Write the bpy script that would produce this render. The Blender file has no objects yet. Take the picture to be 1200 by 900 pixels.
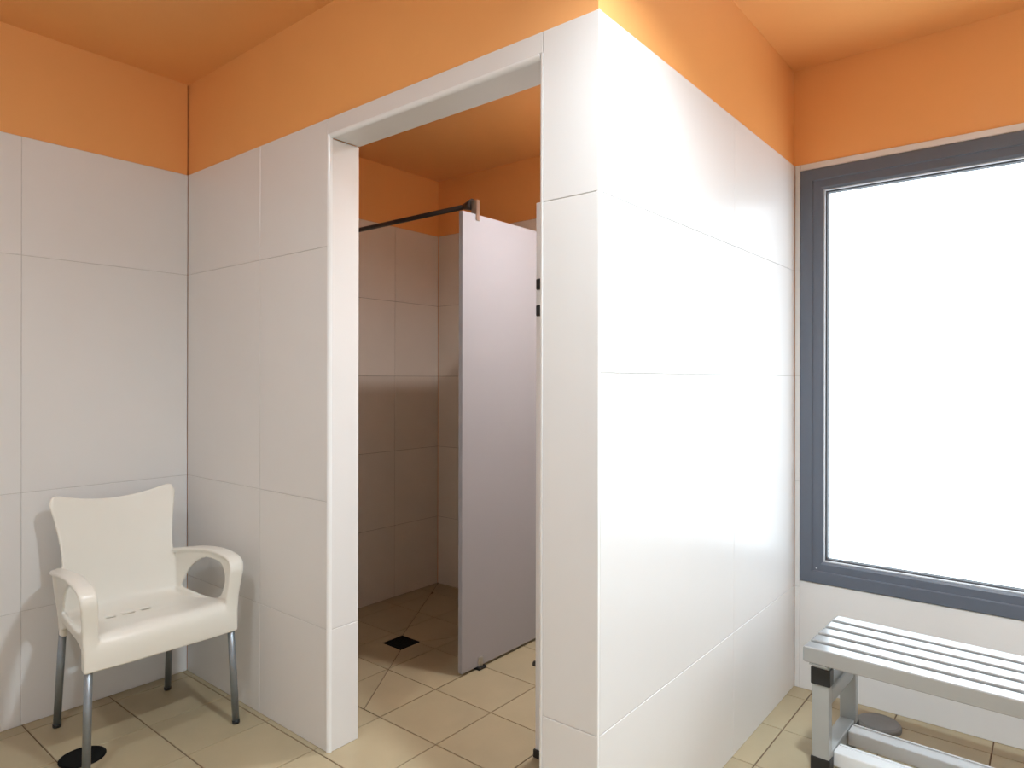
import bpy, bmesh, math, random
from mathutils import Vector, Matrix
random.seed(7)
scene = bpy.context.scene
COL = scene.collection

# ------------------------------------------------------------------ camera
F_PX, YAW, ROLL = 786.4, math.radians(39.232), math.radians(0.106)
CAM = Vector((0.8818, -1.4177, 1.316))
fw = Vector((-math.sin(YAW), math.cos(YAW), 0)); rt = Vector((math.cos(YAW), math.sin(YAW), 0)); up = Vector((0, 0, 1))
r2 = rt * math.cos(ROLL) + up * math.sin(ROLL); u2 = -rt * math.sin(ROLL) + up * math.cos(ROLL)
cd = bpy.data.cameras.new('camera'); cam = bpy.data.objects.new('camera', cd); COL.objects.link(cam)
cd.sensor_width = 36; cd.lens = F_PX / 1200 * 36; cd.shift_y = -6.06 / 1200; cd.clip_start = 0.02
cam.matrix_world = Matrix(((r2.x, u2.x, -fw.x, CAM.x), (r2.y, u2.y, -fw.y, CAM.y), (r2.z, u2.z, -fw.z, CAM.z), (0, 0, 0, 1)))
scene.camera = cam

# ------------------------------------------------------------------ sky, exposure
SKY = 4.6
LAMP_MAIN, LAMP_FILL, LAMP_SHOWER = 1040, 255, 430
LAMP_COL = (.81, .93, 1)
world = bpy.data.worlds.new('overcast_sky'); scene.world = world; world.use_nodes = True
bg = world.node_tree.nodes['Background']; bg.inputs[0].default_value = (0.80, 0.91, 1.0, 1); bg.inputs[1].default_value = SKY
vs = scene.view_settings
vs.view_transform = 'Standard'; vs.look = 'None'; vs.gamma = 1; vs.use_curve_mapping = False; vs.exposure = 0.0

# ------------------------------------------------------------------ materials
def mat(name, col, rough=0.5, var=0.0, scale=8.0, bump=0.0, bscale=60.0, metal=0.0, spec=0.5, rnd=0.0, stretch=(1, 1, 1)):
    m = bpy.data.materials.new(name); m.use_nodes = True
    nt = m.node_tree; b = nt.nodes['Principled BSDF']
    b.inputs['Roughness'].default_value = rough; b.inputs['Metallic'].default_value = metal
    b.inputs['Specular IOR Level'].default_value = spec
    b.inputs['Base Color'].default_value = (*col, 1)
    if var or bump or rnd:
        tc = nt.nodes.new('ShaderNodeTexCoord'); mp = nt.nodes.new('ShaderNodeMapping'); mp.inputs['Scale'].default_value = stretch
        nt.links.new(tc.outputs['Object'], mp.inputs[0])
    if var or rnd:
        n = nt.nodes.new('ShaderNodeTexNoise'); n.inputs['Scale'].default_value = scale; n.inputs['Detail'].default_value = 5
        nt.links.new(mp.outputs[0], n.inputs['Vector'])
        mr = nt.nodes.new('ShaderNodeMapRange'); mr.inputs[1].default_value = .3; mr.inputs[2].default_value = .7
        mr.inputs[3].default_value = 1 - var; mr.inputs[4].default_value = 1 + var
        nt.links.new(n.outputs['Fac'], mr.inputs[0])
        val = mr.outputs[0]
        if rnd:
            oi = nt.nodes.new('ShaderNodeObjectInfo'); m2 = nt.nodes.new('ShaderNodeMapRange')
            m2.inputs[3].default_value = 1 - rnd; m2.inputs[4].default_value = 1 + rnd
            nt.links.new(oi.outputs['Random'], m2.inputs[0])
            mu = nt.nodes.new('ShaderNodeMath'); mu.operation = 'MULTIPLY'
            nt.links.new(val, mu.inputs[0]); nt.links.new(m2.outputs[0], mu.inputs[1]); val = mu.outputs[0]
        hv = nt.nodes.new('ShaderNodeHueSaturation'); hv.inputs['Color'].default_value = (*col, 1)
        nt.links.new(val, hv.inputs['Value']); nt.links.new(hv.outputs[0], b.inputs['Base Color'])
    if bump:
        n2 = nt.nodes.new('ShaderNodeTexNoise'); n2.inputs['Scale'].default_value = bscale; n2.inputs['Detail'].default_value = 4
        nt.links.new(mp.outputs[0], n2.inputs['Vector'])
        bp = nt.nodes.new('ShaderNodeBump'); bp.inputs['Strength'].default_value = bump; bp.inputs['Distance'].default_value = 0.002
        nt.links.new(n2.outputs['Fac'], bp.inputs['Height']); nt.links.new(bp.outputs[0], b.inputs['Normal'])
    return m

def emis(name, col, s):
    m = mat(name, (.9, .9, .9), .4)
    b = m.node_tree.nodes['Principled BSDF']
    b.inputs['Emission Color'].default_value = (*col, 1); b.inputs['Emission Strength'].default_value = s
    return m

M = dict(
    paint=mat('orange_paint', (0.90, 0.43, 0.145), .38, .02, 3, .05, 90, spec=.7),
    tile=mat('white_wall_tile', (0.80, 0.785, 0.775), .34, .012, 2.5, spec=.45, rnd=.008),
    grout=mat('wall_grout', (0.60, 0.575, 0.555), .9, .1, 40),
    trim=mat('white_edge_trim', (0.93, 0.93, 0.93), .22),
    stile=mat('beige_shower_tile', (0.80, 0.71, 0.62), .34, .03, 2.5, spec=.45, rnd=.02),
    sgrout=mat('shower_grout', (0.25, 0.18, 0.13), .9),
    ftile=mat('beige_floor_tile', (0.425, 0.35, 0.225), .42, .06, 5, .1, 120, spec=.4, rnd=.03),
    fgrout=mat('floor_grout', (0.16, 0.10, 0.06), .95),
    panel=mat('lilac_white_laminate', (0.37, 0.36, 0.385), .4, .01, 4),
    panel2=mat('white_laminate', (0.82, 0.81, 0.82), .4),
    black=mat('black_plastic', (0.012, 0.012, 0.013), .4),
    drain=mat('black_drain_cover', (0.006, 0.006, 0.006), .8, spec=.15),
    rod=mat('black_rod_coating', (0.02, 0.014, 0.012), .4),
    steel=mat('brushed_steel', (0.55, 0.54, 0.53), .3, .04, 60, metal=1.0, stretch=(1, 1, 8)),
    frame=mat('slate_grey_window_coating', (0.115, 0.135, 0.175), .42, .03, 4),
    bead=mat('light_grey_seal', (0.5, 0.52, 0.55), .4),
    gasket=mat('black_rubber_gasket', (0.03, 0.03, 0.035), .6),
    chair=mat('cream_moulded_plastic', (0.86, 0.835, 0.765), .28, .01, 5, spec=.5),
    leg=mat('grey_anodised_aluminium', (0.30, 0.335, 0.37), .38, .03, 60, metal=.75),
    bench=mat('pale_grey_coated_slat', (0.37, 0.37, 0.365), .3, .015, 12, metal=.25),
    shelf=mat('brightened_shelf_slat', (0.78, 0.79, 0.80), .3, .015, 12),  # bench slat coating made paler, light on the shelf put into the colour
    benchleg=mat('light_grey_coated_steel', (0.40, 0.41, 0.405), .33, .02, 12, metal=.2),
    lid=mat('grey_plastic_lid', (0.20, 0.195, 0.19), .5, .05, 20),
    plaster=mat('plain_white_tile_wall', (0.78, 0.77, 0.76), .4, .02, 3),
)
b_ = M['bench'].node_tree.nodes['Principled BSDF']; b_.inputs['Coat Weight'].default_value = 1.0; b_.inputs['Coat Roughness'].default_value = .14
gm = bpy.data.materials.new('window_glass'); gm.use_nodes = True
nt = gm.node_tree; nt.nodes.clear()
o = nt.nodes.new('ShaderNodeOutputMaterial'); mx = nt.nodes.new('ShaderNodeMixShader'); tr = nt.nodes.new('ShaderNodeBsdfTransparent'); gl = nt.nodes.new('ShaderNodeBsdfGlossy')
gl.inputs['Roughness'].default_value = 0.02; mx.inputs[0].default_value = 0.06; tr.inputs[0].default_value = (.97, .98, .98, 1)
nt.links.new(tr.outputs[0], mx.inputs[1]); nt.links.new(gl.outputs[0], mx.inputs[2]); nt.links.new(mx.outputs[0], o.inputs[0])
M['glass'] = gm

# ------------------------------------------------------------------ helpers
def link(name, me, parent=None, m=None):
    ob = bpy.data.objects.new(name, me); COL.objects.link(ob)
    if parent: ob.parent = parent
    if m is not None and me is not None and not me.materials: me.materials.append(m)
    return ob
def tag(ob, label=None, cat=None, group=None, kind=None):
    if label: ob['label'] = label
    if cat: ob['category'] = cat
    if group: ob['group'] = group
    if kind: ob['kind'] = kind
    return ob
def empty(name, loc=(0, 0, 0), rz=0, parent=None):
    e = bpy.data.objects.new(name, None); COL.objects.link(e); e.location = loc; e.rotation_euler = (0, 0, rz)
    e.empty_display_size = .1
    if parent: e.parent = parent
    return e
def pyd(name, v, f, smooth=False):
    me = bpy.data.meshes.new(name); me.from_pydata([tuple(p) for p in v], [], f); me.update()
    if smooth:
        for p in me.polygons: p.use_smooth = True
    return me
def box_mesh(name, lo, hi, bev=0.0, seg=1):
    bm = bmesh.new(); bmesh.ops.create_cube(bm, size=1)
    for v in bm.verts:
        v.co = Vector([lo[i] + (v.co[i] + .5) * (hi[i] - lo[i]) for i in range(3)])
    if bev: bmesh.ops.bevel(bm, geom=bm.edges[:], offset=bev, segments=seg, profile=.5, affect='EDGES')
    me = bpy.data.meshes.new(name); bm.to_mesh(me); bm.free()
    return me
def box(name, lo, hi, m, parent=None, bev=0.0, seg=1):
    return link(name, box_mesh(name, lo, hi, bev, seg), parent, m)
def join_boxes(name, boxes, m, parent=None):
    v, f = [], []
    for lo, hi in boxes:
        k = len(v)
        for z in (lo[2], hi[2]):
            v += [(lo[0], lo[1], z), (hi[0], lo[1], z), (hi[0], hi[1], z), (lo[0], hi[1], z)]
        f += [tuple(k + i for i in q) for q in ((3, 2, 1, 0), (4, 5, 6, 7), (0, 1, 5, 4), (1, 2, 6, 5), (2, 3, 7, 6), (3, 0, 4, 7))]
    return link(name, pyd(name, v, f), parent, m)
def tube(name, pts, radii, m, parent=None, n=16, caps=True, squash=None):
    """swept tube through pts; radii scalar or (a,b) per point"""
    pts = [Vector(p) for p in pts]; v, f = [], []
    for i, p in enumerate(pts):
        t = (pts[min(i + 1, len(pts) - 1)] - pts[max(i - 1, 0)]).normalized()
        ref = Vector((0, 0, 1)) if abs(t.z) < .9 else Vector((0, 1, 0))
        a = t.cross(ref).normalized(); b = a.cross(t).normalized()
        r = radii[i] if isinstance(radii, (list, tuple)) else radii
        for k in range(n):
            an = 2 * math.pi * k / n
            v.append(p + (a * math.cos(an) + b * math.sin(an)) * r)
    for i in range(len(pts) - 1):
        for k in range(n):
            k2 = (k + 1) % n
            f.append((i * n + k, i * n + k2, (i + 1) * n + k2, (i + 1) * n + k))
    if caps:
        f.append(tuple(range(n - 1, -1, -1))); f.append(tuple((len(pts) - 1) * n + k for k in range(n)))
    me = pyd(name, v, f)
    for p in me.polygons: p.use_smooth = len(p.vertices) == 4
    return link(name, me, parent, m)
def lathe(name, prof, m, parent=None, n=32, loc=(0, 0, 0)):
    v, f = [], []
    for r, z in prof:
        for k in range(n):
            a = 2 * math.pi * k / n
            v.append((loc[0] + r * math.cos(a), loc[1] + r * math.sin(a), loc[2] + z))
    for i in range(len(prof) - 1):
        for k in range(n):
            k2 = (k + 1) % n
            f.append((i * n + k, i * n + k2, (i + 1) * n + k2, (i + 1) * n + k))
    f.append(tuple(range(n - 1, -1, -1))); f.append(tuple((len(prof) - 1) * n + k for k in range(n)))
    return link(name, pyd(name, v, f), parent, m)

TILE_CACHE = {}
def tile_mesh(w, h, t, m, bev=.0012):
    key = (round(w, 4), round(h, 4), t, m.name)
    if key not in TILE_CACHE:
        v = [(0, 0, 0), (w, 0, 0), (w, h, 0), (0, h, 0), (0, 0, t - bev), (w, 0, t - bev), (w, h, t - bev), (0, h, t - bev),
             (bev, bev, t), (w - bev, bev, t), (w - bev, h - bev, t), (bev, h - bev, t)]
        f = [(8, 9, 10, 11)]
        for i in range(4):
            j = (i + 1) % 4
            f += [(i, j, 4 + j, 4 + i), (4 + i, 4 + j, 8 + j, 8 + i)]
        me = pyd('tile', v, f); me.materials.append(m); TILE_CACHE[key] = me
    return TILE_CACHE[key]
ROWS = [0, .431, .881, 1.331, 1.781, 2.231]
BIG = [0, .431, .881, 1.781, 2.231]
T = .007           # tile thickness proud of the wall
G = .0017          # joint
def lay(parent, n, at, hs, zs, m, grout, h_axis=None, v_axis=(0, 0, 1), skip=lambda a, b: False, name='wall_tile'):
    """tiles on a plane: n outward normal, 'at' a point on the FACE plane, hs horizontal joint coords along h axis, zs along v"""
    n = Vector(n); va = Vector(v_axis); ha = Vector(h_axis) if h_axis else (va.cross(n))
    base = Vector(at); off = base - ha * base.dot(ha) - va * base.dot(va)
    lo_v = off - n * T
    gb = []
    for i in range(len(hs) - 1):
        for k in range(len(zs) - 1):
            if skip(i, k): continue
            w, h = hs[i + 1] - hs[i] - G, zs[k + 1] - zs[k] - G
            o_ = link(name, tile_mesh(w, h, T, m), parent)
            p = lo_v + ha * (hs[i] + G / 2) + va * (zs[k] + G / 2)
            o_.matrix_local = Matrix(((ha.x, va.x, n.x, p.x), (ha.y, va.y, n.y, p.y), (ha.z, va.z, n.z, p.z), (0, 0, 0, 1)))
            a = lo_v + ha * hs[i] + va * zs[k]; b = lo_v + ha * hs[i + 1] + va * zs[k + 1] + n * (T - .0022)
            gb.append(([min(a[q], b[q]) for q in range(3)], [max(a[q], b[q]) for q in range(3)]))
    join_boxes('grout_bed', gb, grout, parent)

# ------------------------------------------------------------------ room dimensions
XA, YC, H, HS = -2.1625, 1.5801, 2.640, 2.586      # left wall face, window wall face, ceilings
X0, X1, TH, ZL = -1.104, -.185, .1293, 2.162       # doorway
XS, YS = -2.2232, 1.6313                           # shower faces
XR, YB = 2.6, -2.7                                 # unseen right and rear walls
XI = -.135                                         # shower right face

# ------------------------------------------------------------------ structure: floor
floor = tag(box('floor', (-2.45, YB - .1, -.12), (XR + .1, 1.85, -.0035), M['fgrout']), kind='structure')
FX0, FY0, PX, PY = -.855, -.02, .3105, .300
def clip(poly, a, b, g):
    # keep the left side of a->b, shifted inwards by g
    d = Vector((b[0] - a[0], b[1] - a[1])).normalized(); nrm = Vector((-d.y, d.x))
    def s(p): return (p[0] - a[0]) * nrm.x + (p[1] - a[1]) * nrm.y - g
    out = []
    for i in range(len(poly)):
        p, q = poly[i], poly[(i + 1) % len(poly)]; sp, sq = s(p), s(q)
        if sp >= 0: out.append(p)
        if (sp >= 0) != (sq >= 0):
            t = sp / (sp - sq); out.append((p[0] + (q[0] - p[0]) * t, p[1] + (q[1] - p[1]) * t))
    return out
def prism(name, poly, z0, z1, m, parent):
    k = len(poly)
    v = [(x, y, z0) for x, y in poly] + [(x, y, z1) for x, y in poly]
    f = [tuple(range(k, 2 * k))] + [(i, (i + 1) % k, k + (i + 1) % k, k + i) for i in range(k)]
    return link(name, pyd(name, v, f), parent, m)
DR = [(-1.727, .765), (-1.595, .765), (-1.595, .893), (-1.727, .893)]      # drain square
SEC = [[DR[3], (-2.226, 1.64), (-2.226, .283), DR[0]],
       [DR[0], (-2.226, .28), (-1.262, .28), DR[1]],
       [DR[1], (-1.262, .28), (-1.1655, .28), (-1.1655, 1.64), DR[2]],
       [DR[2], (-1.1655, 1.64), (-2.226, 1.64), DR[3]]]
FG = .0022
for i in range(-5, 12):
    for j in range(-9, 6):
        x, y = FX0 + i * PX, FY0 + j * PY
        if x < -2.5 or x > XR or y < YB - .3 or y > 1.7: continue
        if x > -.12 and x + PX < -.01 and y > .02 and y + PY < 1.5: continue
        xe, ye = x + PX, y + PY
        x_, y_ = max(x, -2.24), max(y, YB - .02); xe, ye = min(xe, XR + .02), min(ye, 1.66)
        if xe - x_ < .02 or ye - y_ < .02: continue
        if xe < -2.0 and y_ < -.02 and x_ < XA - .02: x_ = XA - .02
        if xe - x_ < .02: continue
        cell = [(x_ + FG, y_ + FG), (xe - FG, y_ + FG), (xe - FG, ye - FG), (x_ + FG, ye - FG)]
        pan = x_ < -1.17 and y_ > .27
        if not pan:
            o_ = link('floor_tile', tile_mesh(xe - x_ - 2 * FG, ye - y_ - 2 * FG, .010, M['ftile'], .001), floor); o_.location = (x_ + FG, y_ + FG, -.010)
        else:
            for s_ in SEC:
                p = cell
                for q in range(len(s_)):
                    if not p: break
                    p = clip(p, s_[q], s_[(q + 1) % len(s_)], FG)
                if len(p) >= 3:
                    ar = abs(sum(p[a][0] * p[(a + 1) % len(p)][1] - p[(a + 1) % len(p)][0] * p[a][1] for a in range(len(p)))) / 2
                    if ar > 2e-4: prism('floor_tile', p, -.010, 0, M['ftile'], floor)

# ------------------------------------------------------------------ structure: walls
def wall(name, boxes, m=None): return tag(join_boxes(name, boxes, m or M['paint']), kind='structure')
wl = wall('wall_left', [((-2.45, YB - .1, 0), (XA - T, -.0, H))])
lay(wl, (1, 0, 0), (XA, 0, 0), [YB + .03, -1.843, -1.234, -.625, -.0005], BIG, M['tile'], M['grout'])
# partition wall with the doorway
wf = wall('wall_front', [((-2.35, T, 0), (X0 - .008, TH - T, H)), ((X0 - .008, T, ZL + .009), (X1 + .008, TH - T, H)), ((X1 + .008, T, 0), (-T, TH - T, H))])
lay(wf, (0, -1, 0), (0, 0, 0), [XA, -1.5566, X0 - .012], BIG, M['tile'], M['grout'])
lay(wf, (0, -1, 0), (0, 0, 0), [X1 + .012, -.0005], [0, .431, 1.781, 2.231], M['tile'], M['grout'])
lay(wf, (0, -1, 0), (0, 0, 0), [X0 - .012, X1 + .012], [ZL + .012, 2.231], M['tile'], M['grout'], name='lintel_tile')
lay(wf, (1, 0, 0), (X0, 0, 0), [.012, TH - .0005], [0, .431, ZL - .001], M['tile'], M['grout'], name='jamb_tile')
lay(wf, (-1, 0, 0), (X1, 0, 0), [-(TH - .0005), -.012], [0, .431, ZL - .001], M['tile'], M['grout'], name='jamb_tile')
lay(wf, (0, 0, -1), (0, 0, ZL), [X0 + .0005, X1 - .0005], [-(TH - .0005), -.012], M['tile'], M['grout'], h_axis=(1, 0, 0), v_axis=(0, -1, 0), name='soffit_tile')
# rounded white edge profiles round the doorway
def edge_profile(a, b, c, d1, d2, r, parent):
    """quarter-round strip from a to b; d1, d2 unit outward directions of the two faces; r radius"""
    a, b, d1, d2 = Vector(a), Vector(b), Vector(d1), Vector(d2); v, f = [], []; n = 6
    for p in (a, b):
        o_ = p - (d1 + d2) * r
        v.append(o_)
        for k in range(n + 1):
            an = math.pi / 2 * k / n
            v.append(o_ + d1 * (r * math.cos(an)) + d2 * (r * math.sin(an)))
    w = n + 2
    for k in range(w):
        k2 = (k + 1) % w; f.append((k, k2, w + k2, w + k))
    f += [tuple(range(w - 1, -1, -1)), tuple(range(w, 2 * w))]
    me = pyd('edge_trim', v, f)
    bm = bmesh.new(); bm.from_mesh(me); bmesh.ops.recalc_face_normals(bm, faces=bm.faces); bm.to_mesh(me); bm.free()
    return link('edge_trim', me, parent, M['trim'])
e_ = .0012
edge_profile((X0 + e_, -e_, 0), (X0 + e_, -e_, ZL + .012), 0, (1, 0, 0), (0, -1, 0), .0135, wf)
edge_profile((X1 - e_, -e_, 0), (X1 - e_, -e_, ZL + .012), 0, (-1, 0, 0), (0, -1, 0), .0135, wf)
edge_profile((X0, -e_, ZL - e_), (X1, -e_, ZL - e_), 0, (0, 0, -1), (0, -1, 0), .0135, wf)
box('inner_lining', (X1 + .009, TH - T + .0005, 0), (XI, TH, HS), M['plaster'], wf)
box('inner_lining', (XS, TH - T + .0005, 0), (X0 - .009, TH, HS), M['plaster'], wf)
box('inner_lining', (X0 - .009, TH - T + .0005, ZL + .009), (X1 + .009, TH, HS), M['paint'], wf)
# long white wall towards the window
ws = wall('wall_side', [((XI, TH - T, 0), (-T, YC + .06, H))])
lay(ws, (1, 0, 0), (0, 0, 0), [T + .001, .8905, YC - .0005], [0, .431, 1.331, 1.781, 2.231], M['tile'], M['grout'])
box('corner_trim', (-.0065, .0002, 0), (-.0001, T, 2.231), M['trim'], ws)
# window wall
WX0, WX1, WZ0, WZ1 = .0237, 1.92, .461, 2.202
wb = wall('wall_back', [((XI, YC + T, 0), (WX0, YC + .22, H)), ((WX0, YC + T, 0), (WX1, YC + .22, WZ0)), ((WX0, YC + T, WZ1), (WX1, YC + .22, H)), ((WX1, YC + T, 0), (XR + .1, YC + .22, H))])
lay(wb, (0, -1, 0), (0, YC, 0), [.0005, WX0 - .001], ROWS, M['tile'], M['grout'])
lay(wb, (0, -1, 0), (0, YC, 0), [WX0 - .001, .98, WX1 + .001], [0, WZ0 - .002], M['tile'], M['grout'])
lay(wb, (0, -1, 0), (0, YC, 0), [WX0 - .001, .98, WX1 + .001], [WZ1 + .002, 2.231], M['tile'], M['grout'])
lay(wb, (0, -1, 0), (0, YC, 0), [WX1 + .001, XR - .001], ROWS, M['tile'], M['grout'])
VY0, VY1, VZ0, VZ1 = -1.9, -.7, 1.3, 2.2  # opening for the added fill window
wr = wall('wall_right', [((XR, YB - .1, 0), (XR + .2, YC + .22, VZ0)), ((XR, YB - .1, VZ1), (XR + .2, YC + .22, H)), ((XR, YB - .1, VZ0), (XR + .2, VY0, VZ1)), ((XR, VY1, VZ0), (XR + .2, YC + .22, VZ1))])
join_boxes('tiled_dado', [((XR - T, YB, 0), (XR, YC, VZ0)), ((XR - T, YB, VZ1), (XR, YC, 2.231)), ((XR - T, YB, VZ0), (XR, VY0, VZ1)), ((XR - T, VY1, VZ0), (XR, YC, VZ1))], M['plaster'], wr)
we = wall('wall_rear', [((-2.45, YB - .12, 0), (XR, YB, H))])
box('tiled_dado', (XA, YB, 0), (XR - T, YB + T, 2.231), M['plaster'], we)
# shower room
wsl = wall('wall_shower_left', [((-2.45, TH - .01, 0), (XS - T, YS + .2, HS))])
lay(wsl, (1, 0, 0), (XS, 0, 0), [TH, .669, 1.270, YS - .0005], ROWS, M['stile'], M['sgrout'])
wsb = wall('wall_shower_back', [((XS - T, YS + T, 0), (XI + .001, YS + .2, HS))])
lay(wsb, (0, -1, 0), (0, YS, 0), [XS, -1.62, -1.018, -.417, XI], ROWS, M['stile'], M['sgrout'])
wsr = tag(box('wall_shower_right', (XI - T, TH, 0), (XI, YS, 2.231), M['stile']), kind='structure')
# ceilings
tag(join_boxes('ceiling', [((-2.45, YB - .12, H), (XR + .12, .06, H + .1)), ((-.06, .06, H), (XR + .12, YC + .22, H + .1))], M['paint']), kind='structure')
tag(box('ceiling_shower', (-2.45, TH - .02, HS), (XI + .02, YS + .2, HS + .05), M['paint']), kind='structure')

# ------------------------------------------------------------------ window
win = tag(empty('window_1', (0, YC, 0)), kind='structure')
def ring(name, x0, x1, z0, z1, prof, m, parent):
    """mitred frame: prof = [(inset, y)] closed polygon section"""
    v, f = [], []; n = len(prof)
    for cx, cz, sx, sz in ((x0, z0, 1, 1), (x1, z0, -1, 1), (x1, z1, -1, -1), (x0, z1, 1, -1)):
        for a, y in prof: v.append((cx + sx * a, y, cz + sz * a))
    for c in range(4):
        for k in range(n):
            k2 = (k + 1) % n; c2 = (c + 1) % 4
            f.append((c * n + k, c * n + k2, c2 * n + k2, c2 * n + k))
    me = pyd(name, v, f); bm = bmesh.new(); bm.from_mesh(me); bmesh.ops.recalc_face_normals(bm, faces=bm.faces); bm.to_mesh(me); bm.free()
    return link(name, me, parent, m)
ring('outer_frame', WX0, WX1, WZ0, WZ1, [(.0, .08), (.0, -.004), (.003, -.007), (.047, -.007), (.050, -.004), (.050, .08)], M['frame'], win)
ring('sash_frame', WX0 + .050, WX1 - .05, WZ0 + .05, WZ1 - .05, [(.0, .07), (.0, .0), (.0025, .0005), (.030, .0005), (.040, .006), (.040, .07)], M['frame'], win)
ring('glazing_bead', WX0 + .090, WX1 - .09, WZ0 + .09, WZ1 - .09, [(.0, .06), (.0, .008), (.004, .008), (.006, .014), (.006, .06)], M['bead'], win)
ring('gasket', WX0 + .096, WX1 - .096, WZ0 + .096, WZ1 - .096, [(.0, .05), (.0, .016), (.005, .020), (.005, .05)], M['gasket'], win)
box('pane', (WX0 + .099, .036, WZ0 + .099), (WX1 - .099, .042, WZ1 - .099), M['glass'], win)
win_fill = tag(empty('fill_window', (XR, (VY0 + VY1) / 2, 0), math.radians(-90)), kind='structure')  # window added out of view to bring soft daylight onto doorway wall and pillar
hw = (VY1 - VY0) / 2
ring('outer_frame', -hw, hw, VZ0, VZ1, [(.0, .08), (.0, -.004), (.003, -.007), (.047, -.007), (.050, -.004), (.050, .08)], M['frame'], win_fill)
ring('sash_frame', -hw + .05, hw - .05, VZ0 + .05, VZ1 - .05, [(.0, .07), (.0, .0), (.0025, .0005), (.030, .0005), (.046, .006), (.046, .07)], M['frame'], win_fill)
box('pane', (-hw + .095, .036, VZ0 + .095), (hw - .095, .042, VZ1 - .095), M['glass'], win_fill)
tube('screw_cap', [(WX0 + .066, .0006, WZ0 + .062), (WX0 + .066, -.002, WZ0 + .062)], .0035, M['bead'], win, 10)

# ------------------------------------------------------------------ ceiling lamps
def ceiling_lamp(loc, strength, col, label, r=.075):
    e = tag(empty('ceiling_lamp', loc), label, 'lamp', 'round ceiling lamps')
    lathe('base', [(r + .03, 0), (r + .03, -.018), (r + .022, -.026), (r + .002, -.028), (r + .002, 0)], M['trim'], e)
    lathe('diffuser', [(r, -.012), (r, -.034), (r * .9, -.046), (r * .6, -.053), (r * .2, -.056)], emis('lamp_diffuser', col, strength), e)
    return e
def downlight(loc, strength, col, label):
    e = tag(empty('ceiling_lamp', loc), label, 'lamp', 'round ceiling lamps')
    lathe('base', [(.05, 0), (.05, -.012), (.088, -.012), (.088, -.062), (.082, -.062), (.082, -.016), (.05, -.016)], M['trim'], e)
    lathe('diffuser', [(.0815, -.017), (.0815, -.021), (.05, -.024), (.01, -.025)], emis('lamp_diffuser', col, strength), e)
downlight((.66, -.22, H), LAMP_MAIN, LAMP_COL, 'white cylinder downlight on the ceiling in front of the tiled block')
ceiling_lamp((-.60, -1.50, H), LAMP_FILL, LAMP_COL, 'unseen round white lamp added on the ceiling as fill light')  # lamp added behind the camera to brighten the doorway wall and orange band
downlight((-.52, .94, HS), LAMP_SHOWER, (.97, .98, 1), 'white cylinder downlight on the shower room ceiling')

# ------------------------------------------------------------------ shower fittings
pn = tag(empty('shower_partition', (-1.17, .735, 0)), 'tall lilac white shower partition standing on the beige floor', 'partition')
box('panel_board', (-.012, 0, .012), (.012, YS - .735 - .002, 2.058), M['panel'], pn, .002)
f_ = box('floor_bracket', (-.02, .105, 0), (.02, .135, .055), M['steel'], pn, .004)
box('bracket_foot', (-.026, .095, 0), (.03, .145, .012), M['black'], f_, .002)
box('top_clip', (-.018, .085, 2.03), (.018, .108, 2.125), M['steel'], pn, .003)
rd = tag(empty('curtain_rod', (-1.17, .832, 2.1)), 'black shower curtain rod fixed to the partition top', 'rod')
tube('rod_bar', [(XS + 1.17 + .004, 0, .006), (-.035, 0, .006)], .0115, M['rod'], rd)
tube('wall_flange', [(XS + 1.17 + .0005, 0, .006), (XS + 1.17 + .012, 0, .006)], .03, M['rod'], rd, 24)
tube('end_flange', [(-.075, 0, .006), (-.03, 0, .008), (-.0185, 0, .008)], [.0118, .024, .027], M['rod'], rd, 24)
p2 = tag(empty('cubicle_panel', (-.53, .442, 0)), 'white cubicle panel behind the tiled door pillar', 'partition')
box('panel_board', (0, 0, .012), (XI - T + .53, .022, 1.928), M['panel2'], p2, .002)
box('panel_foot', (-.006, -.006, 0), (.03, .028, .03), M['black'], p2, .003)
for z in (1.643, 1.552):
    box('hinge', (.006, -.010, z - .019), (.03, -.0002, z + .019), M['black'], p2, .003)
tag(lathe('door_stop', [(.012, 0), (.012, .010), (.008, .018), (.003, .020)], M['black'], loc=(-.985, 1.04, 0)), 'tiny black rubber door stop on the shower floor', 'door stop')
dr = tag(empty('shower_drain', (-1.661, .829, 0)), 'square black shower drain where diagonal tile joints meet', 'drain')
ring_v = .064
join_boxes('drain_frame', [((-.064, -.062, -.0034), (.064, -.052, .001)), ((-.064, .052, -.0034), (.064, .062, .001)), ((-.064, -.052, -.0034), (-.054, .052, .001)), ((.054, -.052, -.0034), (.064, .052, .001))], M['drain'], dr)
box('drain_plate', (-.053, -.051, -.0034), (.053, .051, -.0005), M['drain'], dr, .001)
for k in range(5):
    box('drain_bar', (-.045, -.041 + k * .0195, -.0005), (.045, -.034 + k * .0195, .0008), M['drain'], dr)

# floor covers
dc = tag(empty('drain_cover', (-1.745, -.555, 0)), 'flat black round drain cover under the cream chair', 'drain cover')
lathe('cover_plate', [(.072, 0), (.072, .0012), (.069, .002), (.02, .0022)], M['drain'], dc, 40)
lathe('cover_rim', [(.066, .0018), (.066, .0032), (.062, .0032), (.062, .0018)], M['drain'], dc, 40)
lc = tag(empty('drain_cover', (.352, 1.432, 0)), 'raised grey round drain cover beneath the slatted bench', 'drain cover')
lathe('lid_body', [(.076, 0), (.076, .014), (.073, .018)], M['lid'], lc, 40)
lathe('lid_top', [(.072, .018), (.066, .0215), (.03, .023), (.004, .023)], M['lid'], lc, 40)

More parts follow.
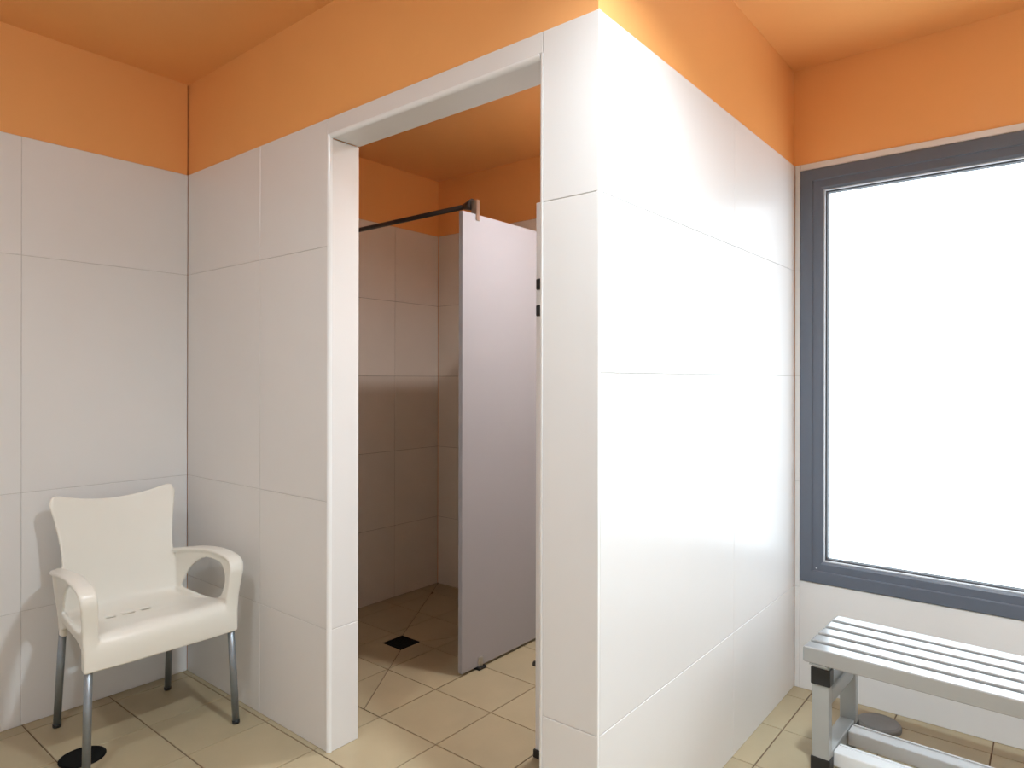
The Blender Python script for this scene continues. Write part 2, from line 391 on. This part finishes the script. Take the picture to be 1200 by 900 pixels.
# ------------------------------------------------------------------ armchair
ch = tag(empty('armchair', (-1.81, -.346, 0), math.radians(-1.2)), 'cream plastic armchair with grey metal legs in the tiled corner', 'chair')
def cat(p, n):
    """Catmull-Rom through points"""
    p = [Vector(q) for q in p]; out = []
    for i in range(len(p) - 1):
        a, b, c, d = p[max(i - 1, 0)], p[i], p[i + 1], p[min(i + 2, len(p) - 1)]
        for k in range(n):
            t = k / n
            out.append(.5 * ((2 * b) + (c - a) * t + (2 * a - 5 * b + 4 * c - d) * t * t + (3 * b - a - 3 * c + d) * t ** 3))
    out.append(p[-1]); return out
SV, SF = [], []
def sheet(grid, th, holes=()):
    """thick sheet from a grid of points (rows of equal length); both skins plus rim"""
    nr, nc = len(grid), len(grid[0])
    nrm = [[None] * nc for _ in range(nr)]
    for i in range(nr):
        for j in range(nc):
            a = grid[min(i + 1, nr - 1)][j] - grid[max(i - 1, 0)][j]; b = grid[i][min(j + 1, nc - 1)] - grid[i][max(j - 1, 0)]
            nrm[i][j] = a.cross(b).normalized()
    base = len(SV)
    for s in (-.5, .5):
        for i in range(nr):
            for j in range(nc): SV.append(grid[i][j] + nrm[i][j] * th * s)
    off = nr * nc
    def id_(s, i, j): return base + s * off + i * nc + j
    live = {(i, j) for i in range(nr - 1) for j in range(nc - 1)} - set(holes)
    for (i, j) in live:
        SF.append((id_(0, i, j), id_(0, i, j + 1), id_(0, i + 1, j + 1), id_(0, i + 1, j)))
        SF.append((id_(1, i, j), id_(1, i + 1, j), id_(1, i + 1, j + 1), id_(1, i, j + 1)))
        for (di, dj, p, q) in ((-1, 0, (i, j), (i, j + 1)), (1, 0, (i + 1, j + 1), (i + 1, j)), (0, -1, (i + 1, j), (i, j)), (0, 1, (i, j + 1), (i + 1, j + 1))):
            if (i + di, j + dj) not in live:
                SF.append((id_(0, *q), id_(0, *p), id_(1, *p), id_(1, *q)))
def band(pts, sec, n=14):
    """closed elliptical band along pts; sec = [(half_width_lateral, half_thick)] per point; lateral axis = y-ish"""
    base = len(SV); m_ = len(pts)
    for i, p in enumerate(pts):
        t = (pts[min(i + 1, m_ - 1)] - pts[max(i - 1, 0)]).normalized()
        lat = Vector((0, 1, 0)); lat = (lat - t * lat.dot(t)).normalized(); b = t.cross(lat)
        w, h = sec[i]
        for k in range(n):
            a = 2 * math.pi * k / n
            ca, sa = math.cos(a), math.sin(a)
            e = lambda q: math.copysign(abs(q) ** .6, q)
            SV.append(p + lat * (w * e(ca)) + b * (h * e(sa)))
    for i in range(m_ - 1):
        for k in range(n):
            k2 = (k + 1) % n
            SF.append((base + i * n + k, base + i * n + k2, base + (i + 1) * n + k2, base + (i + 1) * n + k))
    SF.append(tuple(base + k for k in range(n - 1, -1, -1))); SF.append(tuple(base + (m_ - 1) * n + k for k in range(n)))
# profile rows: (x, z, half width, sideways curve)
prof = [(.252, .352, .256, -.006), (.257, .392, .256, -.008), (.257, .428, .254, -.010), (.248, .448, .252, -.010), (.226, .459, .250, -.006),
        (.180, .457, .246, 0), (.09, .446, .237, 0), (0, .434, .227, 0), (-.085, .426, .217, .002), (-.135, .428, .211, .006), (-.168, .446, .207, .014),
        (-.184, .486, .205, .020), (-.196, .54, .203, .026), (-.206, .59, .201, .030), (-.216, .64, .200, .034), (-.228, .70, .205, .034), (-.242, .76, .214, .034),
        (-.254, .81, .224, .032), (-.264, .853, .229, .030)]
prof.insert(8, (-.052, .4288, .2208, .001)); prof.insert(8, (-.022, .4316, .2242, .001))
pp = cat([(a, b, c) for a, b, c, d in prof], 3); dd = cat([(d, 0, 0) for *_, d in prof], 3)
i_ = [k for k in range(len(pp)) if -.0515 < pp[k].x < -.0225 and pp[k].y < .45]
pp = [p for k, p in enumerate(pp) if k not in i_]; dd = [p for k, p in enumerate(dd) if k not in i_]
NC = 41
grid = []
for r, (p, d) in enumerate(zip(pp, dd)):
    row = []
    t = r / (len(pp) - 1)
    for j in range(NC):
        s = -1 + 2 * j / (NC - 1)
        x = p.x + d.x * s * s; z = p.y; y = p.z * s
        if p.y > .62 and p.x < -.18:                        # butterfly top: corners rise, middle dips
            k = min(1, (p.y - .62) / .228)
            z += k * k * (.047 * abs(s) ** 2.0 - .017)
            if abs(s) > .82: z -= k ** 5 * .042 * (1 - math.sqrt(max(0, 1 - ((abs(s) - .82) / .18) ** 2)))
        if .2 > p.x > -.13 and p.y < .5: z -= .010 * (1 - s * s) * (1 - abs(p.x - .03) / .17 if abs(p.x - .03) < .17 else 0)
        row.append(Vector((x, y, z)))
    grid.append(row)
slots = []
r0 = min(range(len(pp) - 1), key=lambda q: abs(pp[q].x + .022) + (9 if pp[q].y > .45 else 0))
for c0, c1 in ((11, 14), (16, 20), (22, 25)): slots += [(r0, k) for k in range(c0, c1)]
sheet(grid, .011, slots)
for sd in (-1, 1):
    # side panel: ring between the opening and the outer outline (x, z)
    def yl(x, z):
        f = (x + .2) / .46
        return sd * (.205 + .040 * max(0, min(1, f)) + .008 * max(0, min(1, (z - .46) / .16)))
    hole = cat([(-.125, .458, 0), (.0, .452, 0), (.12, .454, 0), (.168, .478, 0), (.188, .53, 0), (.180, .572, 0), (.145, .596, 0), (.09, .604, 0), (.035, .598, 0), (-.03, .568, 0), (-.08, .525, 0), (-.125, .458, 0)], 4)[:-1]
    outer = [(-.195, .43), (.0, .422), (.14, .425), (.245, .43), (.245, .50), (.255, .56), (.240, .605), (.18, .628), (.07, .630), (-.08, .610), (-.20, .56)]
    ou = cat([(a, b, 0) for a, b in outer] + [(*outer[0], 0)], 4)[:-1]
    g = []
    n_ = len(hole)
    for i in range(n_ + 1):
        a, b = hole[i % n_], ou[i % n_]
        g.append([Vector((q.x, yl(q.x, q.y), q.y)) for q in (a.lerp(b, t) for t in (0, .33, .66, 1))])
    sheet(g, .011)
    # arm band and front post
    path = cat([(.246, sd * .238, .354), (.246, sd * .238, .42), (.246, sd * .240, .48), (.255, sd * .244, .54), (.262, sd * .249, .59), (.243, sd * .252, .619), (.20, sd * .252, .632), (.11, sd * .249, .637), (.0, sd * .241, .628), (-.10, sd * .230, .612), (-.17, sd * .218, .600), (-.212, sd * .200, .596)], 4)
    nn = len(path)
    sec = [(.022 + .006 * math.sin(math.pi * i / nn) - (.012 if i > nn - 4 else 0), .0085) for i in range(nn)]
    band(path, sec)
    # rear socket column above the back leg
    path = cat([(-.178, sd * .196, .357), (-.180, sd * .197, .42), (-.186, sd * .203, .48), (-.194, sd * .209, .54), (-.198, sd * .212, .598)], 4)
    band(path, [(.012, .024)] * len(path))
    path = cat([(.228, sd * .236, .355), (.229, sd * .236, .42), (.229, sd * .235, .45)], 3)
    band(path, [(.022, .022)] * len(path))
    # side apron under the seat, arched between the legs
    g = []
    for i in range(15):
        t = i / 14; x = -.18 + .42 * t; zb = .362 + .058 * math.sin(math.pi * t) ** .6
        g.append([Vector((x, sd * (.199 + .045 * t), zb + (.452 - zb) * k / 3)) for k in range(4)])
    sheet(g, .011)
me = pyd('shell', SV, SF)
bm = bmesh.new(); bm.from_mesh(me); bmesh.ops.recalc_face_normals(bm, faces=bm.faces); bm.to_mesh(me); bm.free()
sh = link('shell', me, ch, M['chair'])
md = sh.modifiers.new('fuse', 'REMESH'); md.mode = 'VOXEL'; md.voxel_size = .0038; md.use_smooth_shade = True
md = sh.modifiers.new('soften', 'SMOOTH'); md.factor = .5; md.iterations = 8
def chair_leg(foot, top):
    foot, top = Vector(foot), Vector(top); d = (foot - top).normalized()
    l = tube('leg', [top, foot - d * .012], .0128, M['leg'], ch, 20)
    tube('foot_cap', [foot - d * .014, foot - d * .004, foot], [.0140, .0140, .0125], M['black'], l, 20)
for sd in (-1, 1):
    chair_leg((.252, sd * .253, 0), (.232, sd * .240, .40))
    chair_leg((-.232, sd * .201, 0), (-.182, sd * .195, .40))

# ------------------------------------------------------------------ bench
bn = tag(empty('slatted_bench', (.237, .872, 0), math.radians(-2.0)), 'white slatted changing bench with black corner joints under the window', 'bench')
L, D, ZT = 1.5, .375, .45
SW, GAP = .0574, .022
for k in range(5):
    y = k * (SW + GAP)
    s_ = box('slat', (0, y, ZT - .05), (L, y + SW, ZT), M['bench'], bn, .004, 2)
    for x in (-.0025, L): box('end_cap', (x, y + .004, ZT - .047), (x + .0025, y + SW - .004, ZT - .004), M['benchleg'], s_)
for x in (.018, L - .073):
    for y in (.028, D - .036):
        lg = box('leg', (x, y, .0), (x + .053, y + .034, .395), M['benchleg'], bn, .003, 2)
        for z0, z1 in ((.325, .380), (.035, .090)):
            box('corner_joint', (x - .0035, y - .0035, z0), (x + .0565, y + .0375, z1), M['black'], lg, .003, 2)
    box('cross_rail', (x + .006, .0625, .250), (x + .050, D - .0365, .308), M['benchleg'], bn, .012, 3)
    box('seat_bearer', (x, .0, .3955), (x + .053, D, .3998), M['benchleg'], bn)
    box('lower_rail', (x + .002, .0661, .058), (x + .051, D - .0401, .104), M['benchleg'], bn, .004, 2)
for y in (.078, .248):
    s_ = box('shelf_slat', (.018 + .0515, y, .052), (L - .0695, y + .060, .100), M['shelf'], bn, .004, 2)
    box('slat_lip', (.018 + .058, y + .050, .1002), (L - .076, y + .058, .104), M['shelf'], s_)
